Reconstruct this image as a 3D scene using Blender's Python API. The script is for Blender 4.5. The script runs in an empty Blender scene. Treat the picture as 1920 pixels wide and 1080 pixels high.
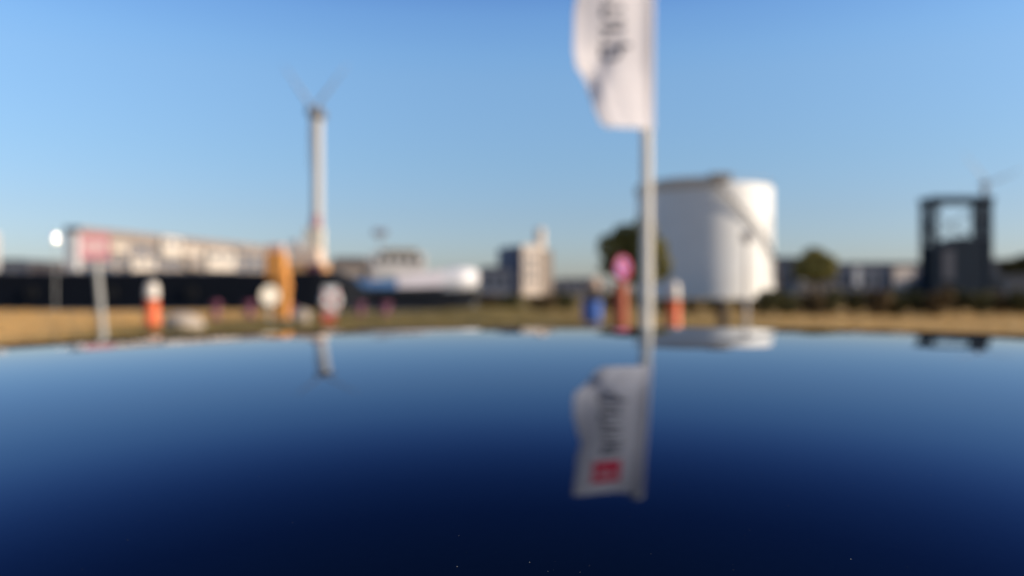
import bpy, bmesh, math, random
from mathutils import Vector, Matrix
R = math.radians
C = bpy.context.scene
COL = C.collection
random.seed(7)

# ---------------------------------------------------------------- camera
CAM_H = 1.45
F = 1400.0            # focal length in pixels of the 1920 px wide photograph
HOR = 545.0           # horizon row in the photograph
cam_d = bpy.data.cameras.new('camera'); cam = bpy.data.objects.new('camera', cam_d); COL.objects.link(cam)
cam_d.sensor_width = 36.0; cam_d.lens = 36.0 * F / 1920.0
cam_d.clip_start = 0.004; cam_d.clip_end = 20000
cam.location = (0, 0, CAM_H)
cam.rotation_euler = (R(90) + math.atan((HOR - 540) / F), 0, 0)
cam_d.dof.use_dof = True
cam_d.dof.focus_distance = 0.081      # the phone focused on the dust on the car roof
cam_d.dof.aperture_fstop = 15.5       # 2 mm wide lens opening
cam_d.dof.aperture_blades = 0
C.camera = cam

# ---------------------------------------------------------------- world and sun
SUN_AZ = R(101)       # measured from the viewing direction (+Y) towards +X
SUN_EL = R(19)
w = bpy.data.worlds.new('World'); C.world = w; w.use_nodes = True
nt = w.node_tree; bg = nt.nodes['Background']
sky = nt.nodes.new('ShaderNodeTexSky'); sky.sky_type = 'NISHITA'; sky.sun_disc = False
sky.sun_elevation = SUN_EL; sky.sun_rotation = SUN_AZ
sky.air_density = 1.0; sky.dust_density = 0.6; sky.ozone_density = 2.2; sky.altitude = 0
# tint by elevation: bluer at the horizon, darkened overhead to deepen the roof's reflection
tcw = nt.nodes.new('ShaderNodeTexCoord'); spw = nt.nodes.new('ShaderNodeSeparateXYZ'); nt.links.new(tcw.outputs['Generated'], spw.inputs[0])
rw = nt.nodes.new('ShaderNodeValToRGB'); nt.links.new(spw.outputs['Z'], rw.inputs['Fac'])
st_w = [(0.0,(.80,.84,1.14)),(.10,(.95,1.0,1.18)),(.17,(1.07,1.2,1.34)),(.27,(1.28,1.48,1.62)),(.30,(1.26,1.53,1.72)),(.345,(1.15,1.48,1.80)),(.37,(.98,1.32,1.76)),(.40,(.76,1.08,1.62)),(.43,(.55,.84,1.42)),(.47,(.37,.61,1.16)),(.52,(.26,.45,.92)),(.60,(.26,.46,.80)),(.78,(.42,.6,.95))]
ew = rw.color_ramp.elements
for i, (p, c) in enumerate(st_w):
    e = ew[i] if i < 2 else ew.new(p)
    e.position = p; e.color = (*[v/2 for v in c], 1)
mw = nt.nodes.new('ShaderNodeVectorMath'); mw.operation = 'MULTIPLY'; nt.links.new(sky.outputs['Color'], mw.inputs[0]); nt.links.new(rw.outputs['Color'], mw.inputs[1])
mw2 = nt.nodes.new('ShaderNodeVectorMath'); mw2.operation = 'SCALE'; mw2.inputs['Scale'].default_value = 2.0; nt.links.new(mw.outputs[0], mw2.inputs[0])
nt.links.new(mw2.outputs[0], bg.inputs['Color']); bg.inputs['Strength'].default_value = 0.105
sd = bpy.data.lights.new('sun', 'SUN'); sun = bpy.data.objects.new('sun', sd); COL.objects.link(sun)
sd.energy = 5.0; sd.angle = R(0.5); sd.color = (1.0, 0.87, 0.71)
sun_dir = Vector((math.sin(SUN_AZ) * math.cos(SUN_EL), math.cos(SUN_AZ) * math.cos(SUN_EL), math.sin(SUN_EL)))
sun.rotation_euler = sun_dir.to_track_quat('Z', 'Y').to_euler()
C.view_settings.view_transform = 'Standard'; C.view_settings.look = 'None'
C.view_settings.exposure = 0.2; C.view_settings.gamma = 1.0

# ---------------------------------------------------------------- helpers
def X(px, Y): return (px - 960.0) / F * Y
def Z(py, Y): return CAM_H + (HOR - py) / F * Y

MATS = {}
def mat(name, col, rough=0.6, metal=0.0, var=0.18, scale=3.0, spec=0.5, col2=None, bump=0.0):
    if name in MATS: return MATS[name]
    m = bpy.data.materials.new(name); m.use_nodes = True
    t = m.node_tree; b = t.nodes['Principled BSDF']
    tc = t.nodes.new('ShaderNodeTexCoord'); n = t.nodes.new('ShaderNodeTexNoise')
    n.inputs['Scale'].default_value = scale; n.inputs['Detail'].default_value = 5
    t.links.new(tc.outputs['Object'], n.inputs['Vector'])
    r = t.nodes.new('ShaderNodeValToRGB')
    r.color_ramp.elements[0].position = 0.3; r.color_ramp.elements[1].position = 0.7
    c2 = col2 if col2 else tuple(c * (1 - var) for c in col)
    r.color_ramp.elements[0].color = (*c2, 1); r.color_ramp.elements[1].color = (*col, 1)
    t.links.new(n.outputs['Fac'], r.inputs['Fac']); t.links.new(r.outputs['Color'], b.inputs['Base Color'])
    b.inputs['Roughness'].default_value = rough; b.inputs['Metallic'].default_value = metal
    b.inputs['Specular IOR Level'].default_value = spec
    if bump:
        bp = t.nodes.new('ShaderNodeBump'); bp.inputs['Strength'].default_value = bump
        t.links.new(n.outputs['Fac'], bp.inputs['Height']); t.links.new(bp.outputs['Normal'], b.inputs['Normal'])
    MATS[name] = m; return m

class MB:
    """collects shapes, links them as one mesh object"""
    def __init__(s): s.v = []; s.f = []; s.sm = []
    def add(s, vs, fs, smooth=False):
        o = len(s.v); s.v += [tuple(v) for v in vs]
        for f in fs: s.f.append([i + o for i in f]); s.sm.append(smooth)
        return s
    def box(s, x0, x1, y0, y1, z0, z1):
        vs = [(x0,y0,z0),(x1,y0,z0),(x1,y1,z0),(x0,y1,z0),(x0,y0,z1),(x1,y0,z1),(x1,y1,z1),(x0,y1,z1)]
        return s.add(vs, [(0,3,2,1),(4,5,6,7),(0,1,5,4),(1,2,6,5),(2,3,7,6),(3,0,4,7)])
    def tube(s, a, b, r0, r1=None, n=12, smooth=True):
        a = Vector(a); b = Vector(b); r1 = r0 if r1 is None else r1
        q = (b - a).to_track_quat('Z', 'Y'); vs = []
        for p, r in ((a, r0), (b, r1)):
            for k in range(n):
                t = 2 * math.pi * k / n
                vs.append(p + q @ Vector((math.cos(t) * r, math.sin(t) * r, 0)))
        s.add(vs, [(k, (k+1) % n, n + (k+1) % n, n + k) for k in range(n)], smooth)
        s.add(vs[:n], [list(range(n))[::-1]]); s.add(vs[n:], [list(range(n))])
        return s
    def lathe(s, c, prof, n=24, axis='Z', smooth=True, cap=True):
        vs = []
        for r, h in prof:
            for k in range(n):
                t = 2 * math.pi * k / n
                if axis == 'Z': p = (r*math.cos(t), r*math.sin(t), h)
                elif axis == 'Y': p = (r*math.cos(t), h, r*math.sin(t))
                else: p = (h, r*math.cos(t), r*math.sin(t))
                vs.append((c[0]+p[0], c[1]+p[1], c[2]+p[2]))
        fs = []
        for j in range(len(prof) - 1):
            for k in range(n): fs.append((j*n+k, j*n+(k+1) % n, (j+1)*n+(k+1) % n, (j+1)*n+k))
        s.add(vs, fs, smooth)
        if cap:
            s.add(vs[:n], [list(range(n))[::-1]]); s.add(vs[-n:], [list(range(n))])
        return s
    def torus(s, c, R0, r, n=32, m=12, axis='Y', a0=0.0, a1=2*math.pi):
        vs = []; full = abs(a1 - a0 - 2*math.pi) < 1e-6; nn = n if full else n + 1
        for i in range(nn):
            t = a0 + (a1 - a0) * i / n
            for j in range(m):
                q = 2*math.pi*j/m; rr = R0 + r*math.cos(q); h = r*math.sin(q)
                if axis == 'Y': vs.append((c[0]+rr*math.cos(t), c[1]+h, c[2]+rr*math.sin(t)))
                else: vs.append((c[0]+rr*math.cos(t), c[1]+rr*math.sin(t), c[2]+h))
        fs = [(i*m+j, ((i+1) % nn)*m+j, ((i+1) % nn)*m+(j+1) % m, i*m+(j+1) % m) for i in range(nn if full else n) for j in range(m)]
        return s.add(vs, fs, True)
    def prism(s, pts, y0, y1):
        n = len(pts)
        vs = [(x, y0, z) for x, z in pts] + [(x, y1, z) for x, z in pts]
        return s.add(vs, [tuple(range(n)), tuple(range(2*n-1, n-1, -1))] + [(k, n+k, n+(k+1) % n, (k+1) % n) for k in range(n)])
    def blob(s, c, rx, ry, rz, seed=0, amp=0.2, n=3):
        bm = bmesh.new(); bmesh.ops.create_icosphere(bm, subdivisions=n, radius=1)
        rnd = random.Random(seed); ph = [rnd.uniform(0, 6) for _ in range(6)]
        vs = []
        for v in bm.verts:
            p = v.co; d = 1 + amp*(math.sin(3*p.x+ph[0])*math.sin(2.6*p.y+ph[1]) + .5*math.sin(6*p.z+ph[2]+3*p.x))
            vs.append((c[0]+p.x*rx*d, c[1]+p.y*ry*d, c[2]+p.z*rz*d))
        fs = [[v.index for v in f.verts] for f in bm.faces]; bm.free()
        return s.add(vs, fs, True)
    def build(s, name, m, parent=None, bevel=0.0):
        me = bpy.data.meshes.new(name); me.from_pydata(s.v, [], s.f); me.update()
        for p, q in zip(me.polygons, s.sm): p.use_smooth = q
        me.materials.append(m)
        bm = bmesh.new(); bm.from_mesh(me); bmesh.ops.recalc_face_normals(bm, faces=bm.faces[:]); bm.to_mesh(me); bm.free()
        o = bpy.data.objects.new(name, me); COL.objects.link(o)
        if parent:
            o.parent = parent
            p = parent
            off = Vector((0, 0, 0))
            while p: off += p.location; p = p.parent
            o.location = -off
        if bevel:
            b = o.modifiers.new('bevel', 'BEVEL'); b.width = bevel; b.segments = 2; b.limit_method = 'ANGLE'
        return o

def thing(name, label, cat, loc=(0,0,0), group=None):
    o = bpy.data.objects.new(name, None); COL.objects.link(o); o.location = loc; o.empty_display_size = .1
    o['label'] = label; o['category'] = cat
    if group: o['group'] = group
    return o
def tag(o, label, cat, group=None, kind=None):
    o['label'] = label; o['category'] = cat
    if group: o['group'] = group
    if kind: o['kind'] = kind
    return o

# ================================================================ THE GROUND, THE DOCK
BX0, BX1, BY0, BY1 = -260.0, -1.0, 54.0, 128.0      # dock basin
def ground_mat():
    m = bpy.data.materials.new('dry_grass_ground'); m.use_nodes = True
    t = m.node_tree; b = t.nodes['Principled BSDF']; b.inputs['Roughness'].default_value = 0.95
    b.inputs['Specular IOR Level'].default_value = 0.1
    tc = t.nodes.new('ShaderNodeTexCoord')
    def noise(sc, det=4):
        n = t.nodes.new('ShaderNodeTexNoise'); n.inputs['Scale'].default_value = sc; n.inputs['Detail'].default_value = det
        t.links.new(tc.outputs['Object'], n.inputs['Vector']); return n
    def ramp(src, stops):
        r = t.nodes.new('ShaderNodeValToRGB'); e = r.color_ramp.elements
        e[0].position, e[0].color = stops[0][0], (*stops[0][1], 1); e[1].position, e[1].color = stops[-1][0], (*stops[-1][1], 1)
        for p, c in stops[1:-1]: q = e.new(p); q.color = (*c, 1)
        t.links.new(src, r.inputs['Fac']); return r
    def mix(fac, a, b_):
        x = t.nodes.new('ShaderNodeMix'); x.data_type = 'RGBA'; t.links.new(fac, x.inputs[0]); t.links.new(a, x.inputs[6]); t.links.new(b_, x.inputs[7]); return x.outputs[2]
    straw = ramp(noise(1.3).outputs['Fac'], [(.3, (.50, .28, .085)), (.7, (.74, .45, .16))])
    olive = ramp(noise(0.9).outputs['Fac'], [(.3, (.085, .07, .018)), (.7, (.30, .21, .065))])
    # where the grass is still green: a strip in the middle of the meadow
    sep = t.nodes.new('ShaderNodeSeparateXYZ'); t.links.new(tc.outputs['Object'], sep.inputs[0])
    dv = t.nodes.new('ShaderNodeMath'); dv.operation = 'DIVIDE'; t.links.new(sep.outputs['X'], dv.inputs[0]); t.links.new(sep.outputs['Y'], dv.inputs[1])
    nz = noise(0.12, 3); ad = t.nodes.new('ShaderNodeMath'); ad.operation = 'MULTIPLY_ADD'; ad.inputs[1].default_value = 10.0
    ad2 = t.nodes.new('ShaderNodeMath'); ad2.operation = 'ADD'; ad2.inputs[1].default_value = -5.0
    t.links.new(nz.outputs['Fac'], ad.inputs[0]); t.links.new(sep.outputs['X'], ad.inputs[2]); t.links.new(ad.outputs[0], ad2.inputs[0])
    mr = t.nodes.new('ShaderNodeMapRange'); mr.inputs['From Min'].default_value = -40; mr.inputs['From Max'].default_value = 40
    t.links.new(ad2.outputs[0], mr.inputs['Value'])
    g = ramp(mr.outputs[0], [(0.0, (0,0,0)), (.30, (0,0,0)), (.345, (1,1,1)), (.50, (.95,.95,.95)), (.56, (.70,.70,.70)), (.62, (.62,.62,.62)), (.70, (.18,.18,.18)), (1.0, (0,0,0))])
    far = t.nodes.new('ShaderNodeMapRange'); far.inputs['From Min'].default_value = 50; far.inputs['From Max'].default_value = 66
    t.links.new(sep.outputs['Y'], far.inputs['Value'])
    mx = t.nodes.new('ShaderNodeMath'); mx.operation = 'MAXIMUM'; t.links.new(g.outputs['Color'], mx.inputs[0]); 
    fr = t.nodes.new('ShaderNodeMath'); fr.operation = 'MULTIPLY'; fr.inputs[1].default_value = .8
    t.links.new(far.outputs[0], fr.inputs[0]); t.links.new(fr.outputs[0], mx.inputs[1])
    c = mix(mx.outputs[0], straw.outputs['Color'], olive.outputs['Color'])
    t.links.new(c, b.inputs['Base Color'])
    return m
gm = ground_mat()
def gh(x, y):
    d = math.hypot(x, y)
    k = min(1, max(0, (d - 12) / 15))
    return .4*math.exp(-((x+1.8)/3)**2-((y-49)/4)**2) + k * (0.05*math.sin(x*.31+1)*math.sin(y*.27) + 0.03*math.sin(x*.9+y*.5))
gb = MB()
def axis(vals):
    out = []
    for a, b_, n in vals: out += [a + (b_-a)*i/n for i in range(n)]
    out.append(vals[-1][1]); return out
xs = axis([(-6000,-260,4),(-260,-60,10),(-60,-1,40),(-1,60,40),(60,6000,10)])
ys = axis([(-400,0,5),(0,54,45),(54,128,4),(128,9000,14)])
nx, ny = len(xs), len(ys)
vs = [(x, y, gh(x, y) if y < 53.5 and abs(x) < 59 else 0) for y in ys for x in xs]
fs = []
for j in range(ny-1):
    for i in range(nx-1):
        if xs[i] >= BX0-.01 and xs[i+1] <= BX1+.01 and ys[j] >= BY0-.01 and ys[j+1] <= BY1+.01: continue
        fs.append((j*nx+i, j*nx+i+1, (j+1)*nx+i+1, (j+1)*nx+i))
gb.add(vs, fs, True); g = gb.build('ground', gm); g['kind'] = 'structure'
wb = MB(); wb.add([(BX0-1,BY0-1,-1.6),(BX1+1,BY0-1,-1.6),(BX1+1,BY1+1,-1.6),(BX0-1,BY1+1,-1.6)], [(0,1,2,3)])
wm = mat('dock_water', (.02,.035,.04), .08, 0, .2, .6, .5, bump=.15)
wo = wb.build('water', wm); wo['kind'] = 'structure'
conc = mat('quay_concrete', (.33,.31,.28), .9, 0, .3, .7)
qb = MB()
for (x0,x1,y0,y1) in ((BX0,BX1,BY0-.6,BY0),(BX0,BX1,BY1,BY1+.6),(BX1,BX1+.6,BY0-.6,BY1+.6)): qb.box(x0,x1,y0,y1,-6,.05)
qo = qb.build('quay_edge', conc); qo['kind'] = 'structure'

# parking surface under the car
asph = mat('asphalt', (.06,.06,.062), .9, 0, .3, 8)
pk = MB(); 
pk.add([(-14,-14,.02),(14,-14,.02),(14,6.5,.02),(-14,6.5,.02)], [(0,1,2,3)])
po = pk.build('parking_pavement', asph); po['kind'] = 'structure'
kb = MB(); kb.box(-14,14,6.5,6.66,-.1,.13); ko = kb.build('pavement_kerb', conc); ko['kind'] = 'structure'

# ================================================================ THE CAR (the camera looks over its roof)
YE, T0, XC0, RL = 0.374, 0.0478, 0.045, 5.2
def roof_z(x, y):
    def prof(y):
        L = math.log(YE / y); u = 0.9333*(math.exp(.3*L) - 1)
        return y*(T0 + u*u), u
    if y >= .06: d = prof(y)[0]
    else:
        d0, u = prof(.06); t = T0+u*u; s = (.56+.6*u)*u - t      # slope at .06
        q = .06 - y; d = d0 + s*q + .42*q*q
    return CAM_H - d - (x-XC0)**2/(2*RL)
def paint_mat():
    m = bpy.data.materials.new('dark_blue_car_paint'); m.use_nodes = True
    t = m.node_tree; b = t.nodes['Principled BSDF']
    b.inputs['Roughness'].default_value = 0.012
    b.inputs['Metallic'].default_value = 1.0      # dark metal-flake paint: near-black face on, mirror-like at grazing angles
    n = t.nodes.new('ShaderNodeTexNoise'); n.inputs['Scale'].default_value = 900
    tc = t.nodes.new('ShaderNodeTexCoord'); t.links.new(tc.outputs['Object'], n.inputs['Vector'])
    r = t.nodes.new('ShaderNodeValToRGB'); r.color_ramp.elements[0].color = (.036,.040,.056,1); r.color_ramp.elements[1].color = (.044,.048,.066,1)
    t.links.new(n.outputs['Fac'], r.inputs['Fac']); t.links.new(r.outputs['Color'], b.inputs['Base Color'])
    b.inputs['Specular Tint'].default_value = (.80,.88,1.0,1)
    return m
paint = paint_mat()
glass = mat('tinted_window_glass', (.01,.012,.014), .03, 0, .1, 2, .5)
rubber = mat('black_rubber', (.015,.015,.015), .8, 0, .2, 10, .3)
alloy = mat('alloy_wheel', (.5,.5,.52), .3, .9, .1, 3)
chrome = mat('chrome', (.75,.75,.75), .12, 1, .05, 3)
lampred = mat('red_lamp_plastic', (.35,.01,.01), .15, 0, .1, 3)
lampclr = mat('clear_lamp_glass', (.55,.57,.6), .08, .3, .1, 3)
CY = .27
car = thing('parked_car', 'dark blue glossy car whose curved roof fills the foreground', 'car', (0, CY, 0))
# roof panel
def arange(a, b_, st):
    n = int(round((b_-a)/st)); return [a + (b_-a)*i/n for i in range(n+1)]
rxs = arange(-.98, .86, .02); rys = arange(-.31, .83, .01)
rb = MB(); n1 = len(rxs)
vs = []
for y in rys:
    for x in rxs: vs.append((x, y, roof_z(x, y)))
rb.add(vs, [(j*n1+i, j*n1+i+1, (j+1)*n1+i+1, (j+1)*n1+i) for j in range(len(rys)-1) for i in range(n1-1)], True)
# folded rim so that the panel has thickness
rim = []
per = [(x, rys[0]) for x in rxs] + [(rxs[-1], y) for y in rys[1:]] + [(x, rys[-1]) for x in rxs[::-1][1:]] + [(rxs[0], y) for y in rys[::-1][1:-1]]
vs = []
for x, y in per:
    z = roof_z(x, y); vs.append((x, y, z)); 
    ox = .02 if x > .85 else (-.02 if x < -.97 else 0); oy = .02 if y > .82 else (-.02 if y < -.3 else 0)
    vs.append((x+ox, y+oy, z-.035))
n = len(per); rb.add(vs, [(2*k, 2*((k+1) % n), 2*((k+1) % n)+1, 2*k+1) for k in range(n)])
roof = rb.build('roof', paint, car)
# body: loft of cross sections along the length
st = [(-2.35,.30,.62,.62),(-2.28,.24,.80,.76),(-1.95,.20,.86,.82),(-1.5,.20,.92,.84),(-.4,.18,.95,.85),(.6,.18,.94,.85),(1.25,.20,.93,.84),(1.6,.2,.86,.82),(1.95,.23,.76,.76),(2.08,.30,.60,.6)]
bb = MB(); vs = []
for x, z0, z1, hw in st:
    pr = [(-hw*.9,z0),(-hw*.99,z0+.1),(-hw,z0+(z1-z0)*.55),(-hw*.95,z1-.05),(-hw*.86,z1),(0,z1+.03),(hw*.86,z1),(hw*.95,z1-.05),(hw,z0+(z1-z0)*.55),(hw*.99,z0+.1),(hw*.9,z0)]
    vs += [(x, CY+a, z) for a, z in pr]
m_ = 11
fs = [(i*m_+j, i*m_+(j+1) % m_, (i+1)*m_+(j+1) % m_, (i+1)*m_+j) for i in range(len(st)-1) for j in range(m_)]
fs += [tuple(range(m_))[::-1], tuple((len(st)-1)*m_+j for j in range(m_))]
bb.add(vs, fs, True); body = bb.build('body', paint, car)
# greenhouse: pillars and panes
def corner(xr, yr, xb, yb): return (xr, yr, roof_z(xr, yr)-.03), (xb, yb, .90)
pts = {}
for sy, yr, yb in ((-1, -.30, CY-.78), (1, .82, CY+.78)):
    for k, (xr, xb) in enumerate(((-.96,-1.45),(-.15,-.15),(.84,1.28))):
        a, b_ = corner(xr, yr, xb, yb); pts[(sy,k)] = (a, b_)
        MB().tube(a, b_, .035, .045, 8).build('pillar', paint, car)
def pane(q, name):
    a, b_, c, d = [Vector(p) for p in q]; nrm = (b_-a).cross(d-a).normalized()*.006
    MB().add([*(p+nrm for p in (a,b_,c,d)), *(p-nrm for p in (a,b_,c,d))], [(0,1,2,3),(7,6,5,4),(0,4,5,1),(1,5,6,2),(2,6,7,3),(3,7,4,0)]).build(name, glass, car)
for sy in (-1, 1):
    for k in (0, 1):
        (a, b_), (c, d) = pts[(sy,k)], pts[(sy,k+1)]; pane((a, c, d, b_), 'side_window')
pane((pts[(-1,0)][0], pts[(1,0)][0], pts[(1,0)][1], pts[(-1,0)][1]), 'rear_window')
pane((pts[(-1,2)][0], pts[(1,2)][0], pts[(1,2)][1], pts[(-1,2)][1]), 'windscreen')
for x in (-1.45, 1.15):
    for sy in (-1, 1):
        y = CY + sy*.76
        wh = MB().lathe((x, y, .31), [(.20,-.1),(.29,-.1),(.31,-.07),(.31,.07),(.29,.1),(.20,.1)], 28, 'Y').build('wheel', rubber, car)
        rr = MB().lathe((x, y+sy*.09, .31), [(.05,.02),(.07,.03),(.19,.0),(.205,.03)], 28, 'Y')
        for k in range(5):
            t = 2*math.pi*k/5; rr.tube((x, y+sy*.115, .31), (x+.19*math.cos(t), y+sy*.11, .31+.19*math.sin(t)), .022, .016, 6)
        rr.build('rim', alloy, wh)
for sy in (-1, 1):
    MB().blob((1.98, CY+sy*.55, .62), .12, .17, .08, 1, .03, 2).build('headlight', lampclr, car)
    MB().blob((-2.27, CY+sy*.62, .68), .07, .12, .12, 1, .03, 2).build('tail_light', lampred, car)
    mm = MB().blob((.95, CY+sy*.95, .97), .06, .1, .07, 2, .04, 2).build('side_mirror', paint, car)
    for x in (-.28, .78): MB().box(x-.08, x+.08, CY+sy*.86-.012, CY+sy*.86+.012, .80, .825).build('door_handle', chrome, car, .006)
MB().box(2.04, 2.10, CY-.35, CY+.35, .40, .52).build('grille', rubber, car, .01)
MB().box(-2.36, -2.30, CY-.26, CY+.26, .48, .59).build('number_plate', mat('plate_white', (.7,.7,.68), .4), car, .006)

# dust on the roof: fine grains, a few larger flakes where the lens is sharp
db = MB(); rnd = random.Random(3)
def grain(x, y, r):
    z = roof_z(x, y); vs = []; n = 6; a0 = rnd.uniform(0, 6)
    for k in range(n):
        q = a0 + 2*math.pi*k/n; rr = r*rnd.uniform(.5, 1.2); vs.append((x+rr*math.cos(q), y+rr*.8*math.sin(q), z+.00001))
    vs.append((x, y, z + r*.8))
    db.add(vs, [(k, (k+1) % n, n) for k in range(n)] + [tuple(range(n))[::-1]])
def solve(px, py):
    tt = (py - HOR)/F; y = .08
    for _ in range(60): y = (CAM_H - roof_z((px-960)/F*y, y))/tt
    return (px-960)/F*y, y
for px, py, r in ((993,1054,.00011),(857,1062,.00008),(1027,1071,.00005),(1087,1073,.00005),(1594,1048,.00008),(1105,1060,.00004),(1040,1052,.00003),(860,1004,.00005),(875,1035,.00004),(1700,1063,.00004),(1374,1068,.00004),(240,1012,.00005),(1477,948,.00004),(1220,1038,.00004)):
    grain(*solve(px, py), r)
for _ in range(420):
    y = rnd.uniform(.055, .20); x = rnd.uniform(-.8, .8)*y; grain(x, y, rnd.choice((.000018,.000022,.00003)))
tag(db.build('roof_dust', mat('dust_flakes', (.22,.22,.21), .9)), 'fine pale dust grains lying on the dark blue car roof', 'dust', kind='stuff')

# ================================================================ FLAG AND POLE
FY = 9.0; PX = X(1212, FY)
pole_m = mat('flagpole_metal', (.93,.84,.70), .5, .0, .12, 2)
fp = thing('flagpole', 'tall pale metal flagpole rising just beyond the car roof', 'flagpole', (PX, FY, 0))
MB().tube((PX,FY,.05),(PX,FY,6.52),.070,.058,20).build('pole', pole_m, fp)
MB().lathe((PX,FY,0), [(.2,0),(.2,.05),(.12,.07),(.10,.2)], 20).build('base_flange', pole_m, fp)
MB().blob((PX,FY,6.56), .085,.085,.08, 0, 0, 2).build('finial', pole_m, fp)
MB().tube((PX+.075,FY-.07,1.1),(PX+.065,FY-.062,6.45),.006,n=6).build('halyard', mat('rope', (.6,.58,.52), .9), fp)
FZ1, FZ0 = 6.46, 3.37
def fedge(z):    # left edge (px) of the flag as a function of height
    ks = [(3.37,1142),(3.43,1126),(3.65,1114),(3.92,1104),(4.02,1094),(4.12,1080),(4.3,1076),(4.7,1077),(5.1,1084),(5.35,1092),(5.7,1084),(6.46,1078)]
    if z <= ks[0][0]: return ks[0][1]
    for (a, p), (b_, q) in zip(ks, ks[1:]):
        if z <= b_:
            t = (z-a)/(b_-a); t = t*t*(3-2*t); return p + (q-p)*t
    return ks[-1][1]
def flagpt(u, v, off=0.0):
    z = FZ1 + (FZ0-FZ1)*v
    px = 1225 + (fedge(z) - 1225)*u
    y = FY - .09 + u*.055*math.sin(5.5*u + 4.2*v) + .02*math.sin(9*v + 3*u) - .48*u
    x = (px - 960)/F*(FY - .09 - .48*u)
    z -= u*(.25*(1-v) + .06*v)
    # a diagonal fold under the free corner and the cloth wrapped round the pole
    vf = .66 + .34*(u-.47); y += .075*math.exp(-((v-vf)/.065)**2)*max(0, min(1, (u-.35)/.3))
    y += .10*max(0, (u-.8)/.2)*max(0, min(1, (v-.74)/.06))
    y -= .045*math.exp(-(u/.09)**2)
    return (x, y - off, z)
def flag_patch(u0, u1, v0, v1, off, nu, nv):
    b_ = MB(); vs = [flagpt(u0+(u1-u0)*i/nu, v0+(v1-v0)*j/nv, off) for j in range(nv+1) for i in range(nu+1)]
    return b_.add(vs, [(j*(nu+1)+i, j*(nu+1)+i+1, (j+1)*(nu+1)+i+1, (j+1)*(nu+1)+i) for j in range(nv) for i in range(nu)], True)
def cloth(name, col, tr=.45):
    m = bpy.data.materials.new(name); m.use_nodes = True; t = m.node_tree; b = t.nodes['Principled BSDF']
    b.inputs['Roughness'].default_value = .8; b.inputs['Specular IOR Level'].default_value = .2
    n = t.nodes.new('ShaderNodeTexNoise'); n.inputs['Scale'].default_value = 60
    r = t.nodes.new('ShaderNodeValToRGB'); r.color_ramp.elements[0].color = (*[c*.93 for c in col], 1); r.color_ramp.elements[1].color = (*col, 1)
    t.links.new(n.outputs['Fac'], r.inputs['Fac']); t.links.new(r.outputs['Color'], b.inputs['Base Color'])
    tl = t.nodes.new('ShaderNodeBsdfTranslucent'); t.links.new(r.outputs['Color'], tl.inputs['Color'])
    mx = t.nodes.new('ShaderNodeMixShader'); mx.inputs[0].default_value = tr
    t.links.new(b.outputs[0], mx.inputs[1]); t.links.new(tl.outputs[0], mx.inputs[2]); t.links.new(mx.outputs[0], t.nodes['Material Output'].inputs['Surface'])
    return m
white_cloth = cloth('white_flag_cloth', (.93,.88,.87), .5); red_cloth = cloth('red_flag_print', (.78,.02,.07), .1); ink = cloth('navy_flag_print', (.035,.04,.07), .1)
fl = thing('flag', 'white hanging flag with red square emblem and dark vertical lettering', 'flag', (PX, FY, FZ0))
fcl = flag_patch(0,1,0,1,0,60,150).build('flag_cloth', white_cloth, fl)
so = fcl.modifiers.new('solid', 'SOLIDIFY'); so.thickness = .003
em = flag_patch(.345,.755,.08,.232,.008,20,20).build('emblem', red_cloth, fl)
def glyph(rows, u0, u1, v0, v1, off, name, m, parent):
    """one letter as one sheet following the cloth; rows run along the flag's height, columns across it"""
    nu, nv = len(rows[0]), len(rows); q = 2; vs = []; idx = {}; fs = []
    def vert(i, j):
        if (i, j) not in idx:
            idx[(i, j)] = len(vs); vs.append(flagpt(u0+(u1-u0)*i/(nu*q), v0+(v1-v0)*j/(nv*q), off))
        return idx[(i, j)]
    for j in range(nv*q):
        for i in range(nu*q):
            if rows[j//q][i//q] == '#': fs.append((vert(i,j), vert(i+1,j), vert(i+1,j+1), vert(i,j+1)))
    return MB().add(vs, fs, True).build(name, m, parent)
# letters lie on their side, reading down the flag; the ascender side is to the right
G_M = ['#####','....#','#####','....#','#####']
G_R = ['#####','...#.','....#']
G_I = ['####..#'] if 0 else ['#####']
G_N = ['#####','....#','....#','####.']
G_P = ['#######','..#...#','..#...#','...###.']
glyph(G_R, .42, .54, .115, .19, .012, 'emblem_letter', white_cloth, em)
glyph(G_P, .56, .69, .115, .19, .012, 'emblem_letter', white_cloth, em)
v = .275
for g_, du in ((G_M,0),(G_R,0),(G_I,0),(G_R,0),(G_N,0),(G_R,0),(G_P,-.09)):
    h_ = .0155*len(g_); glyph(g_, .375+du, .66, v, v+h_, .008, 'letter', ink, fl); v += h_ + .017
for z in (6.38, 5.2, 4.3, 3.45): MB().torus((PX,FY,z), .085, .008, 16, 6, 'Z').build('flag_ring', chrome, fl)

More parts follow.
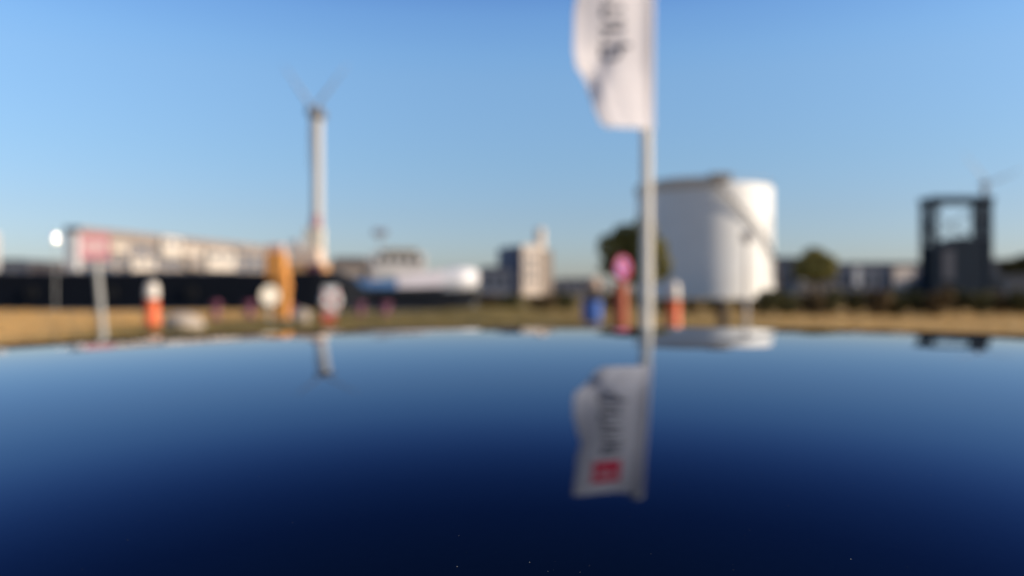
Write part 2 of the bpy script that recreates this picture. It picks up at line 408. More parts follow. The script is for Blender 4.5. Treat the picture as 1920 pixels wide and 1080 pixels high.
# ================================================================ SIGNS, BOLLARDS, BUOYS IN THE GRASS
steel = mat('galvanised_steel', (.40,.39,.36), .5, .0, .15, 3)
sg_white = mat('sign_white', (.78,.74,.70), .5, 0, .06, 3)
sg_red = mat('sign_red', (.62,.05,.07), .5, 0, .1, 3)
sg_pink = mat('faded_sign_print', (.70,.38,.36), .6, 0, .12, 5)
y = 16.0; x = X(184, y)
s = thing('warning_sign', 'square red and white warning board on a slightly leaning pale post', 'sign', (x, y, 0))
MB().tube((x+.14,y,-.05),(x-.03,y,2.1),.068,.06,14).build('post', steel, s)
cx, cz = X(179,y), Z(463,y); hw = .27
MB().box(cx-hw,cx+hw,y-.16,y-.135,cz-hw,cz+hw).build('board', mat('faded_sign_white', (.74,.62,.60), .6), s, .01); s.rotation_euler.z = R(28)
fr = MB()
for a in ((cx-hw,cx+hw,cz+hw-.14,cz+hw),(cx-hw,cx+hw,cz-hw,cz-hw+.16),(cx-hw,cx-hw+.08,cz-hw+.16,cz+hw-.14),(cx+hw-.08,cx+hw,cz-hw+.16,cz+hw-.14)):
    fr.box(a[0],a[1],y-.168,y-.1605,a[2],a[3])
fr.build('red_border', mat('faded_red', (.62,.24,.26), .6), s)
pr_ = MB()
for k in range(5): pr_.box(cx-.16,cx+.16-.05*(k % 2),y-.167,y-.1605,cz+.12-.06*k-.014,cz+.12-.06*k+.016)
pr_.build('printed_lines', sg_pink, s)

orange = mat('orange_marker_plastic', (.80,.13,.02), .5, 0, .12, 4)
wplastic = mat('white_marker_plastic', (.74,.66,.56), .5, 0, .1, 4)
def marker(px, y, w_, h, zs, label):
    x = X(px, y); r = w_/2
    t = thing('marker_bollard', label, 'bollard', (x, y, 0), 'orange and white marker bollards')
    MB().lathe((x,y,0), [(r*1.12,0),(r*1.12,.06),(r*1.0,.1),(r*.96,zs)], 20).build('shaft', orange, t)
    MB().lathe((x,y,0), [(r*.97,zs),(r*.95,h-.25),(r*.8,h-.08),(r*.4,h)], 20).build('reflective_head', wplastic, t)
    MB().lathe((x,y,0), [(r*1.02,zs-.05),(r*1.02,zs+.03)], 20).build('collar', rubber, t)
marker(285, 30, .55, 1.80, 1.12, 'orange bollard with white head in front of the long black hull')
marker(1263, 30, .52, 1.80, 1.10, 'orange bollard with white head just right of the flagpole')

y = 30.0; x = X(1163, y)
s = thing('parking_sign', 'round magenta looking sign on a thick red post left of the flagpole', 'sign', (x, y, 0))
MB().tube((x,y,-.05),(x,y,1.75),.30,.27,16).build('post', mat('red_post_paint', (.42,.085,.03), .6, 0, .2, 3), s)
MB().tube((x,y,1.72),(x,y,2.2),.06,.06,10).build('bracket', steel, s)
sc = (x, y-.1, Z(503,y))
MB().lathe(sc, [(.50,-.01),(.50,.01)], 36, 'Y').build('disc', mat('sign_blue', (.22,.10,.42), .5, 0, .08, 3), s)
ring = MB().lathe(sc, [(.32,-.026),(.50,-.026),(.50,-.012),(.32,-.012)], 36, 'Y', cap=False)
ring.build('red_rim', mat('sign_magenta_red', (.42,.035,.10), .5, 0, .1, 3), s)
sb = MB(); d = .07
sb.add([(sc[0]-.22-d,sc[1]-.020,sc[2]+.27-d),(sc[0]-.27+d,sc[1]-.020,sc[2]+.27+d),(sc[0]+.27+d,sc[1]-.020,sc[2]-.27+d),(sc[0]+.27-d,sc[1]-.020,sc[2]-.27-d)], [(0,1,2,3)]).build('red_slash', MATS['sign_magenta_red'], s); s.rotation_euler.z = R(40)

y = 32.0; x = X(1110, y)
s = thing('litter_bin', 'blue litter bin with a beige hood left of the red sign post', 'bin', (x, y, 0))
blue = mat('blue_bin_plastic', (.09,.20,.60), .5, 0, .15, 3)
MB().lathe((x,y,0), [(.34,.12),(.41,.2),(.42,.98),(.44,1.02)], 20).build('barrel', blue, s)
MB().lathe((x,y,0), [(.37,1.5),(.40,1.55),(.38,1.85),(.2,2.02)], 20).build('hood', mat('beige_hood', (.38,.27,.20), .7), s)
for a in (-1, 1): MB().box(x+a*.33-.03, x+a*.33+.03, y-.03, y+.03, 1.0, 1.55).build('support', steel, s)
MB().box(x-.05,x+.05,y-.05,y+.05,-.05,.14).build('foot', steel, s)

# orange pillar, round white board, lifebuoy, boulders
y = 36.0
orp = mat('orange_pillar_paint', (.78,.33,.07), .6, 0, .15, 2)
s = thing('crane_pillar', 'tall stepped orange pillar of a small quay crane in front of the black hull', 'crane', (X(528,y), y, 0))
MB().box(X(519,y),X(541,y),y-.3,y+.3,-.05,Z(505,y)).build('column', orp, s, .03)
MB().box(X(502,y),X(536,y),y-.4,y+.35,Z(522,y)+.003,Z(474,y)).build('upper_housing', orp, s, .04)
MB().box(X(505,y),X(533,y),y-.3,y+.25,Z(474,y)+.003,Z(458,y)).build('pale_cap', mat('pink_cap_paint', (.72,.48,.38), .6), s, .03)
MB().box(X(508,y),X(546,y),y-.45,y+.45,-.08,.12).build('base', conc, s, .02)
MB().tube((X(530,y),y-.02,Z(506,y)),(X(545,y),y-.02,Z(540,y)),.1,.1,10).build('strut', orp, s)
y = 34.0; x = X(505,y)
s = thing('round_board', 'white round board on a post left of the orange pillar', 'sign', (x,y,0))
MB().lathe((x,y-.08,Z(554,y)), [(.45,-.02),(.45,.02)], 36, 'Y').build('disc', mat('cream_board', (.70,.62,.50), .5), s); s.rotation_euler.z = R(38)
MB().tube((x,y,-.05),(x,y,1.5),.05,.05,10).build('post', steel, s)
y = 34.0; x = X(620,y); cz = Z(562,y)
s = thing('lifebuoy_stand', 'white lifebuoy with red bands on a red footed stand', 'lifebuoy', (x,y,0))
MB().box(x-.35,x+.35,y-.02,y+.03,cz-.62,cz+.62).build('back_board', mat('grey_board', (.50,.50,.50), .6), s, .05)
MB().torus((x,y-.12,cz),.33,.13).build('ring', sg_white, s)
for k in range(4):
    a = R(45)+k*math.pi/2; MB().torus((x,y-.12,cz),.33,.136,8,12,'Y',a-.15,a+.15).build('red_band', sg_red, s)
MB().box(x-.1,x+.1,y+.035,y+.15,-.05,cz+.3).build('post', steel, s)
MB().box(x-.42,x+.2,y-.2,y+.2,-.06,.42).build('foot', mat('red_foot_paint', (.45,.07,.04), .6), s, .04); s.rotation_euler.z = R(18)
stone = mat('pale_stone', (.46,.38,.30), .9, 0, .25, 3)
bo = MB().blob((X(565,33),33,.28),.42,.4,.36,4,.12).build('boulder', stone); tag(bo, 'small rounded pale boulder between the orange pillar and the lifebuoy', 'boulder', 'pale boulders')
bo = MB().blob((X(344,29),29,.15),.75,.6,.42,9,.16).build('boulder', stone); tag(bo, 'wide low pale boulder right of the left orange bollard', 'boulder', 'pale boulders')

# maroon mooring posts
maroon = mat('maroon_paint', (.15,.035,.07), .6, 0, .2, 3)
def moor(px, py0, y, wpx, label, m=maroon):
    x = X(px, y); r = wpx/2/F*y; h = Z(py0, y)
    t = thing('mooring_bollard', label, 'bollard', (x,y,0), 'maroon mooring bollards in the grass')
    MB().lathe((x,y,0), [(r*1.2,-.05),(r*1.2,.05),(r*.75,.12),(r*.7,h*.7)], 16).build('stem', m, t)
    MB().lathe((x,y,0), [(r*.7,h*.7),(r*1.15,h*.78),(r*1.15,h*.92),(r*.6,h)], 16).build('head', maroon, t)
moor(405,564,40,17,'maroon mooring bollard furthest left, in front of the black hull')
moor(467,564,41,20,'maroon mooring bollard left of the round white board')
moor(545,568,41,16,'maroon mooring bollard directly right of the orange pillar')
moor(675,566,42,18,'maroon mooring bollard right of the lifebuoy', maroon)
moor(722,566,43,24,'broad maroon mooring bollard under the blue ship side')

# convex reflector of made-up form, aimed to throw the sun back as a glint
y = 60.0; mx_, mz_ = X(106,y), Z(446,y)
s = None; s = thing('glint_reflector', 'round convex reflector added for the sun glint, on a thin post', 'mirror', (mx_, y, 0))
mp = Vector((mx_, y, mz_)); to_cam = (Vector((0,0,CAM_H))-mp).normalized(); hv = (to_cam + sun_dir).normalized()
q = hv.to_track_quat('Z','Y'); RC = .82; vs = []; n = 32; rings = 8
for j in range(rings+1):
    a = .42*j/rings
    for k in range(n):
        t = 2*math.pi*k/n; p = Vector((RC*math.sin(a)*math.cos(t), RC*math.sin(a)*math.sin(t), RC*(math.cos(a)-1)))
        vs.append(mp + q @ p)
mb_ = MB().add(vs, [(j*n+k, j*n+(k+1) % n, (j+1)*n+(k+1) % n, (j+1)*n+k) for j in range(1,rings) for k in range(n)] + [(0, n+k, n+(k+1) % n) for k in range(n)], True)

mo_ = mb_.build('mirror_face', mat('polished_metal', (.9,.88,.82), .10, 1, .02, 3), s)
bk = mp - hv*.08
MB().tube(bk-hv*.06, bk, .3, .36, 24).build('back_shell', steel, s)
MB().tube((bk-hv*.1).to_tuple(), (mx_-.1,y+.05,mz_-.5), .03,.03,8).build('arm', steel, s)
MB().tube((mx_-.1,y+.05,-.1),(mx_-.1,y+.05,mz_-.4),.045,.04,10).build('post', steel, s)

# lamp post and stub in front of the tank
y = 25.0; x = X(1400,y)
s = thing('lamp_post', 'slim pale lamp post with a dark head in front of the storage tank', 'lamp post', (x,y,0))
MB().tube((x,y,-.05),(x,y,3.05),.07,.055,12).build('post', mat('pale_post', (.55,.50,.45), .6), s)
MB().lathe((x,y,0), [(.07,3.05),(.15,3.1),(.17,3.35),(.10,3.42)], 16).build('lamp_head', mat('dark_lamp_head', (.16,.14,.15), .5), s)
y = 30.0; x = X(1355,y)
s = thing('wooden_post', 'short dark wooden post standing below the storage tank', 'post', (x,y,0))
MB().tube((x,y,-.1),(x,y,1.1),.20,.18,12).build('shaft', mat('dark_timber', (.06,.045,.035), .9, 0, .3, 6), s)
MB().lathe((x,y,0), [(.2,1.1),(.2,1.14),(.05,1.2)], 12).build('cap', steel, s)

# ================================================================ SHIPS
black = mat('black_hull_paint', (.007,.009,.014), .7, 0, .25, .6, .15)
def hull(name, stations, m, parent):
    """stations: (x, y_centre, half_beam_top, half_beam_bottom, z_bottom, z_top)"""
    b_ = MB(); vs = []
    for x, yc, ht, hb, z0, z1 in stations:
        vs += [(x,yc-hb*.6,z0),(x,yc-hb,z0+(z1-z0)*.2),(x,yc-(hb*.5+ht*.5),z0+(z1-z0)*.6),(x,yc-ht,z1),(x,yc+ht,z1),(x,yc+(hb*.5+ht*.5),z0+(z1-z0)*.6),(x,yc+hb,z0+(z1-z0)*.2),(x,yc+hb*.6,z0)]
    m_ = 8; n = len(stations)
    fs = [(i*m_+j, i*m_+(j+1) % m_, (i+1)*m_+(j+1) % m_, (i+1)*m_+j) for i in range(n-1) for j in range(m_)] + [tuple(range(m_))[::-1], tuple((n-1)*m_+j for j in range(m_))]
    b_.add(vs, fs, False); return b_.build(name, m, parent)
# black barge, nearest the quay
yc = 64.2; fy = 61.7
ship = thing('barge', 'long black hulled barge moored along the quay edge', 'barge', (X(300,fy), yc, -1.6))
def bx(px): return X(px, fy)
hull('hull', [(bx(-260),yc,.8,.3,-1.5,3.6),(bx(-245),yc,2.2,1.4,-2.2,2.9),(bx(-180),yc,2.5,2.3,-2.3,2.93),(bx(100),yc,2.5,2.4,-2.3,2.93),(bx(400),yc,2.5,2.4,-2.3,2.93),(bx(540),yc,2.5,2.4,-2.3,3.0),
              (bx(590),yc,2.5,2.3,-2.3,3.12),(bx(620),yc,2.2,1.8,-2.3,3.02),(bx(642),yc,1.6,1.2,-2.2,2.6),(bx(662),yc,.8,.4,-1.9,1.9),(bx(680),yc,.2,.1,-1.5,1.35)], black, ship)
grey_hatch = mat('grey_hatch_cover', (.13,.13,.15), .6, 0, .2, .4)
for k in range(9):
    a = bx(-150+66*k); MB().box(a, bx(-150+66*k+60), yc-1.8, yc+1.8, 2.8, 3.12).build('hatch_cover', grey_hatch, ship, .05)
rl = MB()
for k in range(26): xx = bx(-200)+(bx(600)-bx(-200))*k/25; rl.tube((xx,yc-2.35,2.9),(xx,yc-2.35,3.7),.03,n=6)
rl.tube((bx(-200),yc-2.35,3.7),(bx(600),yc-2.35,3.7),.03,n=6); rl.build('railing', steel, ship)
whs = MB().box(bx(-225),bx(-185),yc-1.7,yc+1.7,3.0,5.4).build('wheelhouse', sg_white, ship, .08)
for k in range(3): MB().box(bx(-222+12*k),bx(-213+12*k),yc-1.73,yc-1.705,4.1,5.0).build('window', glass, whs)
MB().box(bx(560),bx(590),yc-.4,yc+.4,3.2,3.7).build('windlass', maroon, ship, .05)
for k in range(4): MB().torus((bx(60+150*k),yc-2.62,1.3),.32,.12,20,8).build('tyre_fender', rubber, ship)

# blue and white ship behind it
yc = 99.0; fy = 96.0
ship = thing('motor_ship', 'blue and white ship with rounded white bow moored behind the black barge', 'ship', (X(770,fy), yc, -1.6))
def bx(px): return X(px, fy)
hull('lower_hull', [(bx(590),yc,2.4,2.0,-2.4,1.55),(bx(650),yc,3.0,2.6,-2.4,1.45),(bx(800),yc,3.0,2.6,-2.4,1.4),(bx(850),yc,2.8,2.0,-2.3,1.5),(bx(875),yc,2.1,.9,-1.6,1.6),(bx(890),yc,1.2,.2,.2,1.7)], black, ship)
bluep = mat('blue_ship_paint', (.09,.20,.40), .5, 0, .2, .5)
whitep = mat('white_ship_paint', (.74,.71,.70), .45, 0, .08, .5)
greyp = mat('grey_ship_paint', (.76,.68,.69), .5, 0, .15, .5)
hull('blue_topside', [(bx(590),yc,2.45,2.45,1.56,3.2),(bx(620),yc,2.9,2.8,1.52,3.0),(bx(690),yc,3.05,3.02,1.46,2.85),(bx(735),yc,3.05,3.02,1.43,2.9)], bluep, ship)
hull('grey_topside', [(bx(735)+.01,yc,3.05,3.02,1.43,3.3),(bx(790),yc,3.05,3.02,1.42,3.8),(bx(820),yc,3.05,3.0,1.42,4.2)], greyp, ship)
# rounded white bow shell
bw = MB(); vs = []; sec = []
for i in range(15):
    t = i/14; px = 820 + 78*t
    r = math.sqrt(max(0, 1-max(0,(t-.35)/.65)**2.2)); sec.append((bx(px), 3.05*max(.02,r), 1.42+.45*t*t+.9*(1-r), 4.2+.5*math.sin(t*2.2)-.0-1.0*(1-r)))
for x, hb, z0, z1 in sec:
    for k in range(12):
        a = -math.pi/2 + math.pi*k/11
        vs.append((x, yc+hb*math.sin(a), z0+(z1-z0)*(.5+.5*math.cos(a))**.35 if abs(a) < math.pi/2-.01 else z0))
m_ = 12; n = len(sec)
bw.add(vs, [(i*m_+j, i*m_+j+1, (i+1)*m_+j+1, (i+1)*m_+j) for i in range(n-1) for j in range(m_-1)] + [(i*m_+m_-1, i*m_, (i+1)*m_, (i+1)*m_+m_-1) for i in range(n-1)], True)
bw.build('bow_shell', whitep, ship)
cab = MB().box(bx(690),bx(790),yc-2.2,yc+2.2,3.25,Z(474,fy)).build('wheelhouse', mat('wheelhouse_beige', (.58,.53,.48), .7, 0, .2, .4), ship, .15)  # plain beige wall colour with random mottling
MB().box(bx(712),bx(776),yc-2.4,yc+2.4,Z(474,fy)+.003,Z(465,fy)).build('wheelhouse_roof', mat('olive_roof', (.34,.31,.24), .7), ship, .1)
for k in range(5): MB().box(bx(697+18*k),bx(709+18*k),yc-2.23,yc-2.205,5.0,5.9).build('window', glass, cab)
mst = MB().tube((bx(706),yc,4.5),(bx(706),yc,Z(440,fy)),.16,.1,10).build('mast', steel, ship)
MB().box(bx(692),bx(720),yc-.5,yc+.5,Z(440,fy),Z(427,fy)).build('radar', mat('grey_radar', (.26,.27,.31), .6), mst, .15)
ship.rotation_euler.z = R(13)
MB().box(bx(632),bx(668),yc-1.6,yc+1.6,3.2,4.3).build('deck_locker', mat('brown_locker', (.33,.26,.2), .7), ship, .08)

# ================================================================ WIND TURBINES
def blade(parent, hub, ang, L, ch, m, tilt=0.0):
    ca, sa = math.sin(ang), math.cos(ang); b_ = MB(); vs = []
    for t, c, th in ((0,.35,.35),(.06,.4,.32),(.2,1.0,.2),(.5,.66,.12),(.8,.4,.07),(1.0,.12,.03)):
        p = Vector((hub[0]+ca*L*t, hub[1]-.02*L*t*t, hub[2]+sa*L*t)); n_ = Vector((sa,0,-ca))
        c *= ch; th *= ch
        vs += [p+n_*(-c*.3), p+Vector((0,-th,0)), p+n_*c*.7, p+Vector((0,th,0))]
    fs = [(i*4+j, i*4+(j+1) % 4, (i+1)*4+(j+1) % 4, (i+1)*4+j) for i in range(5) for j in range(4)] + [(3,2,1,0),(20,21,22,23)]
    b_.add(vs, fs, True); b_.build('blade', m, parent)
tw = mat('turbine_white', (.52,.50,.47), .55, 0, .05, .2)
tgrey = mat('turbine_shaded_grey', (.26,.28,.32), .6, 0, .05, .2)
y = 420.0; x = X(595,y); hz = Z(214,y)
t = thing('wind_turbine', 'tall white wind turbine with raised blades left of centre', 'wind turbine', (x,y,0))
MB().tube((x,y,0),(x,y,hz-1.5),3.3,2.8,28).build('tower', tw, t)
MB().tube((X(594,y),y,Z(428,y)),(X(594,y),y,Z(404,y)),3.35,3.3,28).build('red_tower_band', mat('band_red', (.50,.22,.22), .6), t)
MB().box(x-3.9,x+3.9,y-9,y+5,hz-2.6,hz+2.4).build('nacelle', mat('nacelle_grey', (.16,.15,.15), .6), t, .8)
hb = MB().blob((x,y-10.5,hz),2.2,2.4,2.2,1,.02,2).build('hub', tgrey, t)
for a, L in ((R(38),32),(R(-33),30),(R(182),34)): blade(t, (x,y-10.5,hz), a, L, 1.8, tgrey)
y = 1500.0; x = X(1846,y); hz = Z(345,y)
t = thing('wind_turbine', 'faint distant wind turbine behind the dark steel gantry', 'wind turbine', (x,y,0))
MB().tube((x,y,0),(x,y,hz-3),5.5,4.2,20).build('tower', tw, t)
MB().box(x-5,x+5,y-10,y+8,hz-4,hz+4).build('nacelle', tw, t, 1)
MB().blob((x,y-12,hz),4,4,4,1,.02,2).build('hub', tgrey, t)
for a in (R(68),R(-40),R(188)): blade(t, (x,y-12,hz), a, 82, 4, mat('distant_blade_grey', (.42,.44,.46), .7))

# ================================================================ STORAGE TANK
TY = 150.0; TX = X(1320,TY); TR = 13.2; TH = Z(342,TY-TR*.9)
tkm = mat('tank_white_paint', (.77,.75,.71), .55, 0, .07, .25)
tk = thing('storage_tank', 'large white cylindrical storage tank with a spiral stair', 'storage tank', (TX,TY,0))
MB().lathe((TX,TY,0), [(TR,0),(TR,TH)], 96).build('shell', tkm, tk)
MB().lathe((TX,TY,0), [(TR-.05,TH+.003),(TR*.5,TH+.7),(.4,TH+1.0)], 96).build('roof', tkm, tk)
for k in range(1,9):
    z = TH*k/9; MB().lathe((TX,TY,z), [(TR+.03,-.06),(TR+.06,0),(TR+.03,.06)], 96, cap=False).build('weld_ring', tkm, tk)
stm = mat('stair_steel', (.13,.11,.11), .6, 0, .2, 1)
sb = MB(); N = 60; prev = None
for k in range(N+1):
    t = k/N; a = R(-96) + R(90)*t; z = TH*(1 - t)*.97 + .3
    rr = TR + .4
    p = Vector((TX+rr*math.cos(a+R(0)), TY+rr*math.sin(a), z))
    p0 = Vector((TX+(TR+.02)*math.cos(a), TY+(TR+.02)*math.sin(a), z)); p1 = Vector((TX+(TR+.75)*math.cos(a), TY+(TR+.75)*math.sin(a), z))
    sb.tube(p0, p1, .04, n=4, smooth=False)
    if prev:
        sb.tube(prev[1], p1, .22, n=6); sb.tube(prev[1]+Vector((0,0,1.1)), p1+Vector((0,0,1.1)), .05, n=6)
    prev = (p0, p1)
sb.build('spiral_stair', stm, tk)
rc = MB(); vs = []; na = 24
for k in range(na+1):
    a = R(176) + R(88)*k/na; hh = 1.9*(1 - .45*abs(k/na-.6))
    for rr_, z_ in ((TR+.07, TH-.9), (TR+.5, TH-.7), (TR+.5, TH+hh*.45), (TR-.8, TH+hh*.62)):
        vs.append((TX+rr_*math.cos(a), TY+rr_*math.sin(a), z_))
rc.add(vs, [(k*4+j, (k+1)*4+j, (k+1)*4+(j+1) % 4, k*4+(j+1) % 4) for k in range(na) for j in range(4)] + [(0,1,2,3), (na*4+3,na*4+2,na*4+1,na*4)])
rc.build('lit_roof_band', mat('lit_roof_tan', (.64,.55,.45), .8), tk)  # tan band added along the rim for the lit edge of the roof
ra = MB()
for k in range(72):
    a = 2*math.pi*k/72; c, s_ = math.cos(a)*(TR-.15), math.sin(a)*(TR-.15)
    ra.tube((TX+c,TY+s_,TH),(TX+c,TY+s_,TH+1.1),.04,n=4)
ra.torus((TX,TY,TH+1.1),TR-.15,.05,72,6,'Z'); ra.build('top_railing', steel, tk)
MB().box(TX-2.2,TX+1.6,TY-TR-.6,TY-TR+2.0,TH+.13,TH+1.5).build('roof_platform', mat('platform_grey', (.30,.26,.22), .7), tk, .1)
MB().tube((TX+TR*.78,TY-TR*.68,0),(TX+TR*.78,TY-TR*.68,TH-6),.16,.16,10).build('riser_pipe', tkm, tk)
MB().box(TX+TR-1.6,TX+TR+.4,TY-3,TY+1,.0,2.6).build('pump_cabinet', tkm, tk, .15)

# ================================================================ STEEL GANTRY
GY = 150.0
gs = thing('steel_gantry', 'dark blue steel gantry tower with an open top frame', 'gantry', (X(1792,GY),GY,0))
navy = mat('navy_steel', (.004,.016,.034), .7, 0, .3, .5, .15)
gx0, gx1 = X(1737,GY), X(1847,GY); gt = Z(376,GY)
for xx, wd in ((gx0,.9),(gx1-1.2,1.2)):
    for yy in (GY-1.8, GY+1.8): MB().box(xx,xx+wd,yy-.7,yy+.7,0,gt-.6).build('column', navy, gs, .05)
for yy in (GY-1.8, GY+1.8): MB().box(gx0-.2,gx1+.3,yy-.75,yy+.75,gt-.6,gt+.6).build('top_beam', navy, gs, .05)
for xx in (gx0,gx1-1.0): MB().box(xx,xx+.8,GY-1.04,GY+1.04,gt-.55,gt+.4).build('cross_beam', navy, gs, .05)
br = MB(); zl = Z(455,GY)
br.tube((gx0+.5,GY+1.8,gt-1),(gx1-.5,GY+1.8,zl),.16,n=6); br.tube((gx1-.5,GY+1.8,gt-1),(gx0+.5,GY+1.8,zl),.16,n=6)
br.tube((gx0+.5,GY-1.8,gt-4),(gx0+2.2,GY-1.8,gt-.5),.2,n=6); br.tube((gx0+.4,GY-1.8,zl),(gx0+.4,GY+1.8,gt-1),.18,n=6); br.tube((gx1-.4,GY-1.8,zl),(gx1-.4,GY+1.8,gt-1),.18,n=6)
for k in range(4): br.tube((gx0+.5+2.6*k,GY+1.8,zl),(gx0+1.5+2.6*k,GY+1.8,zl+2.6),.1,n=6)
br.build('bracing', mat('grey_bracing', (.10,.12,.15), .6), gs)
MB().prism([(gx0+.95,0),(gx0+.95,zl-.8),(X(1768,GY),zl+.4),(X(1790,GY),Z(446,GY)),(X(1812,GY),zl+.6),(gx1-1.05,zl+.9),(gx1-1.05,0)], GY-2.4, GY+2.4).build('machine_house', navy, gs)
MB().box(X(1755,GY),X(1775,GY),GY-2.55,GY-2.405,Z(525,GY),Z(470,GY)).build('grey_shutter', mat('shutter_grey', (.05,.055,.08), .6), gs)
MB().box(gx0-2.4,gx0-.02,GY-2,GY+3,0,Z(529,GY)).build('annex', navy, gs)
MB().box(gx1+.02,gx1+2.6,GY-2,GY+3,0,Z(520,GY)).build('annex', navy, gs)

# ================================================================ BUILDINGS
def building(name, label, px0, px1, ytop, Y, depth, wallm, roofm, nwin=3, rows=1, gable=0.0, cat='building', group=None, winm=None, lit=None):
    x0, x1, zt = X(px0,Y), X(px1,Y), Z(ytop,Y)
    t = thing(name, label, cat, ((x0+x1)/2, Y+depth/2, 0), group)
    MB().box(x0,x1,Y,Y+depth,-.3,zt-gable).build('wall', wallm, t)
    e = .3
    if gable: MB().prism([(x0-e,zt-gable+.003),(x1+e,zt-gable+.003),(x1-(x1-x0)*.12,zt),(x0+(x1-x0)*.12,zt)], Y-e, Y+depth+e).build('roof', roofm, t)
    else: MB().box(x0-e,x1+e,Y-e,Y+depth+e,zt+.003,zt+.5).build('roof', roofm, t)
    h = zt-gable
    for r_ in range(rows):
        for k in range(nwin):
            a = x0+(x1-x0)*(k+.22)/nwin; b_ = x0+(x1-x0)*(k+.78)/nwin
            z0 = h*(r_+.3)/rows; z1 = h*(r_+.78)/rows
            MB().box(a,b_,Y-.06,Y-.003,z0,z1).build('window', winm or glass_b, t)
    if lit:
        for (pa,pb,ya,yb,mm) in lit: MB().box(X(pa,Y),X(pb,Y),Y-.6,Y-.05,Z(yb,Y),Z(ya,Y)).build('panel', mm, t, .05)
    return t
glass_b = mat('building_glass', (.05,.06,.08), .15, 0, .2, .3)
brick = mat('brown_brick', (.30,.19,.15), .9, 0, .25, .6)
grey_w = mat('blue_grey_wall', (.17,.18,.22), .8, 0, .2, .3)
beige_w = mat('beige_wall', (.33,.27,.22), .85, 0, .15, .3)
cream_w = mat('cream_wall', (.66,.55,.44), .8, 0, .1, .3)
dark_r = mat('dark_roof', (.06,.06,.07), .8, 0, .2, .3)
brown_r = mat('brown_roof', (.27,.22,.19), .8, 0, .2, .3)
navy_w = mat('dark_navy_wall', (.035,.05,.085), .7, 0, .2, .3)
building('warehouse','low blue grey warehouse at the far left edge',-60,52,486,255,25,grey_w,dark_r,5,1,1.5)
building('brick_house','low brown brick house left of the long apartment block',52,120,490,250,20,brick,brown_r,4,1,2.0)
y = 250.0; x = X(-13,y)
s = thing('white_silo','slim white silo cut by the left edge of the photo','silo',(x,y,0))
MB().tube((x,y,0),(x,y,Z(440,y)),2.0,2.0,20).build('silo_body', mat('silo_grey', (.5,.48,.45), .6), s); MB().lathe((x,y,Z(440,y)),[(2.0,0),(.3,1.6)],20).build('silo_cap', whitep, s)
# long apartment block seen in perspective, its long face turned to the sun
A = Vector((X(150,208),208,0)); B = Vector((X(506,300),300,0)); H = Z(425,208)
dirv = (B-A).normalized(); nrm = Vector((dirv.y,-dirv.x,0)); L = (B-A).length; deep = 4.5
ab = thing('apartment_block','long beige apartment block with sunlit balconies behind the black barge','apartment block',A.to_tuple())
def obox(a, b_, d0, d1, z0, z1, name, m, parent, bevel=0):
    q = [A+dirv*a+nrm*d0, A+dirv*b_+nrm*d0, A+dirv*b_+nrm*d1, A+dirv*a+nrm*d1]
    vs = [(p.x,p.y,z0) for p in q] + [(p.x,p.y,z1) for p in q]
    return MB().add(vs, [(0,3,2,1),(4,5,6,7),(0,1,5,4),(1,2,6,5),(2,3,7,6),(3,0,4,7)]).build(name, m, parent, bevel)
obox(0,L,-deep,0,-.3,H-2.2,'wall',beige_w,ab)
obox(0,L,.003,.05,0,5.3,'ground_floor',mat('dark_ground_floor', (.07,.08,.12), .5),ab)
obox(-.5,L+.5,-deep-.5,.6,H-2.2+.003,H,'roof_storey',brown_r,ab)
grey_wall = mat('pale_grey_gable', (.62,.61,.60), .8)
MB().box(X(122,206),A.x-.02,206,222,-.3,Z(436,206)).build('stair_tower', grey_wall, ab)
rnd = random.Random(12)
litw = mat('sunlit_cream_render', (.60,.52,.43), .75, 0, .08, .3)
wing = mat('blue_grey_glazing', (.10,.12,.16), .25, 0, .2, .3)
nb = 14
for r_ in range(4):
    for k in range(nb):
        a = L*(k+.12)/nb; b_ = L*(k+.88)/nb; z0 = 5.7+3.5*r_; z1 = z0+2.6
        if z1 > H-2.4: continue
        wn = obox(a,b_,.003,.06,z0,z1,'window',wing,ab)
def pxalong(px):   # distance along the block whose picture column is px
    s_ = (px-960)/F; return (s_*A.y - A.x)/(dirv.x - s_*dirv.y)
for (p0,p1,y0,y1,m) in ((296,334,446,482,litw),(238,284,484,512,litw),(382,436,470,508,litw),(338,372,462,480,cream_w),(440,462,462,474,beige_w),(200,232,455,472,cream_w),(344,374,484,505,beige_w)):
    a, b_ = pxalong(p0), pxalong(p1); yy = (A+dirv*(a+b_)/2).y
    z0, z1 = Z(y1,yy), Z(y0,yy)
    obox(a,b_,.10,1.6,z0,z1,'balcony',m,ab,.05)
    for q_ in range(2): obox(a+(b_-a)*(.12+.45*q_),a+(b_-a)*(.40+.45*q_),1.603,1.64,z0+(z1-z0)*.55,z0+(z1-z0)*.85,'balcony_opening',wing,ab)
# cream and orange harbour crane at the foot of the turbine
y = 136.0; s = thing('harbour_crane','cream harbour crane with an orange chassis at the foot of the turbine','crane',(X(585,y),y,0))
MB().box(X(548,y),X(612,y),y-3,y+3,1.0,Z(494,y)).build('chassis', mat('orange_chassis', (.68,.36,.14), .6), s, .2)
MB().box(X(550,y),X(604,y),y-2.4,y+2.4,Z(494,y)+.003,Z(466,y)).build('machine_house', mat('peach_machine_house', (.82,.62,.46), .7), s, .25)
MB().box(X(573,y),X(606,y),y-1.2,y+1.2,Z(466,y)+.003,Z(428,y)).build('tower', mat('cream_tower', (.80,.70,.54), .7), s, .15)
MB().box(X(549,y),X(566,y),y-2.3,y-.8,Z(466,y)+.003,Z(452,y)).build('cabin', mat('pink_grey_cabin', (.5,.44,.42), .6), s, .12)
for k in range(4): MB().lathe((X(556+16*k,y),y-3.1,.7),[(.3,-.3),(.7,-.3),(.7,.3),(.3,.3)],20,'Y').build('wheel', rubber, s)
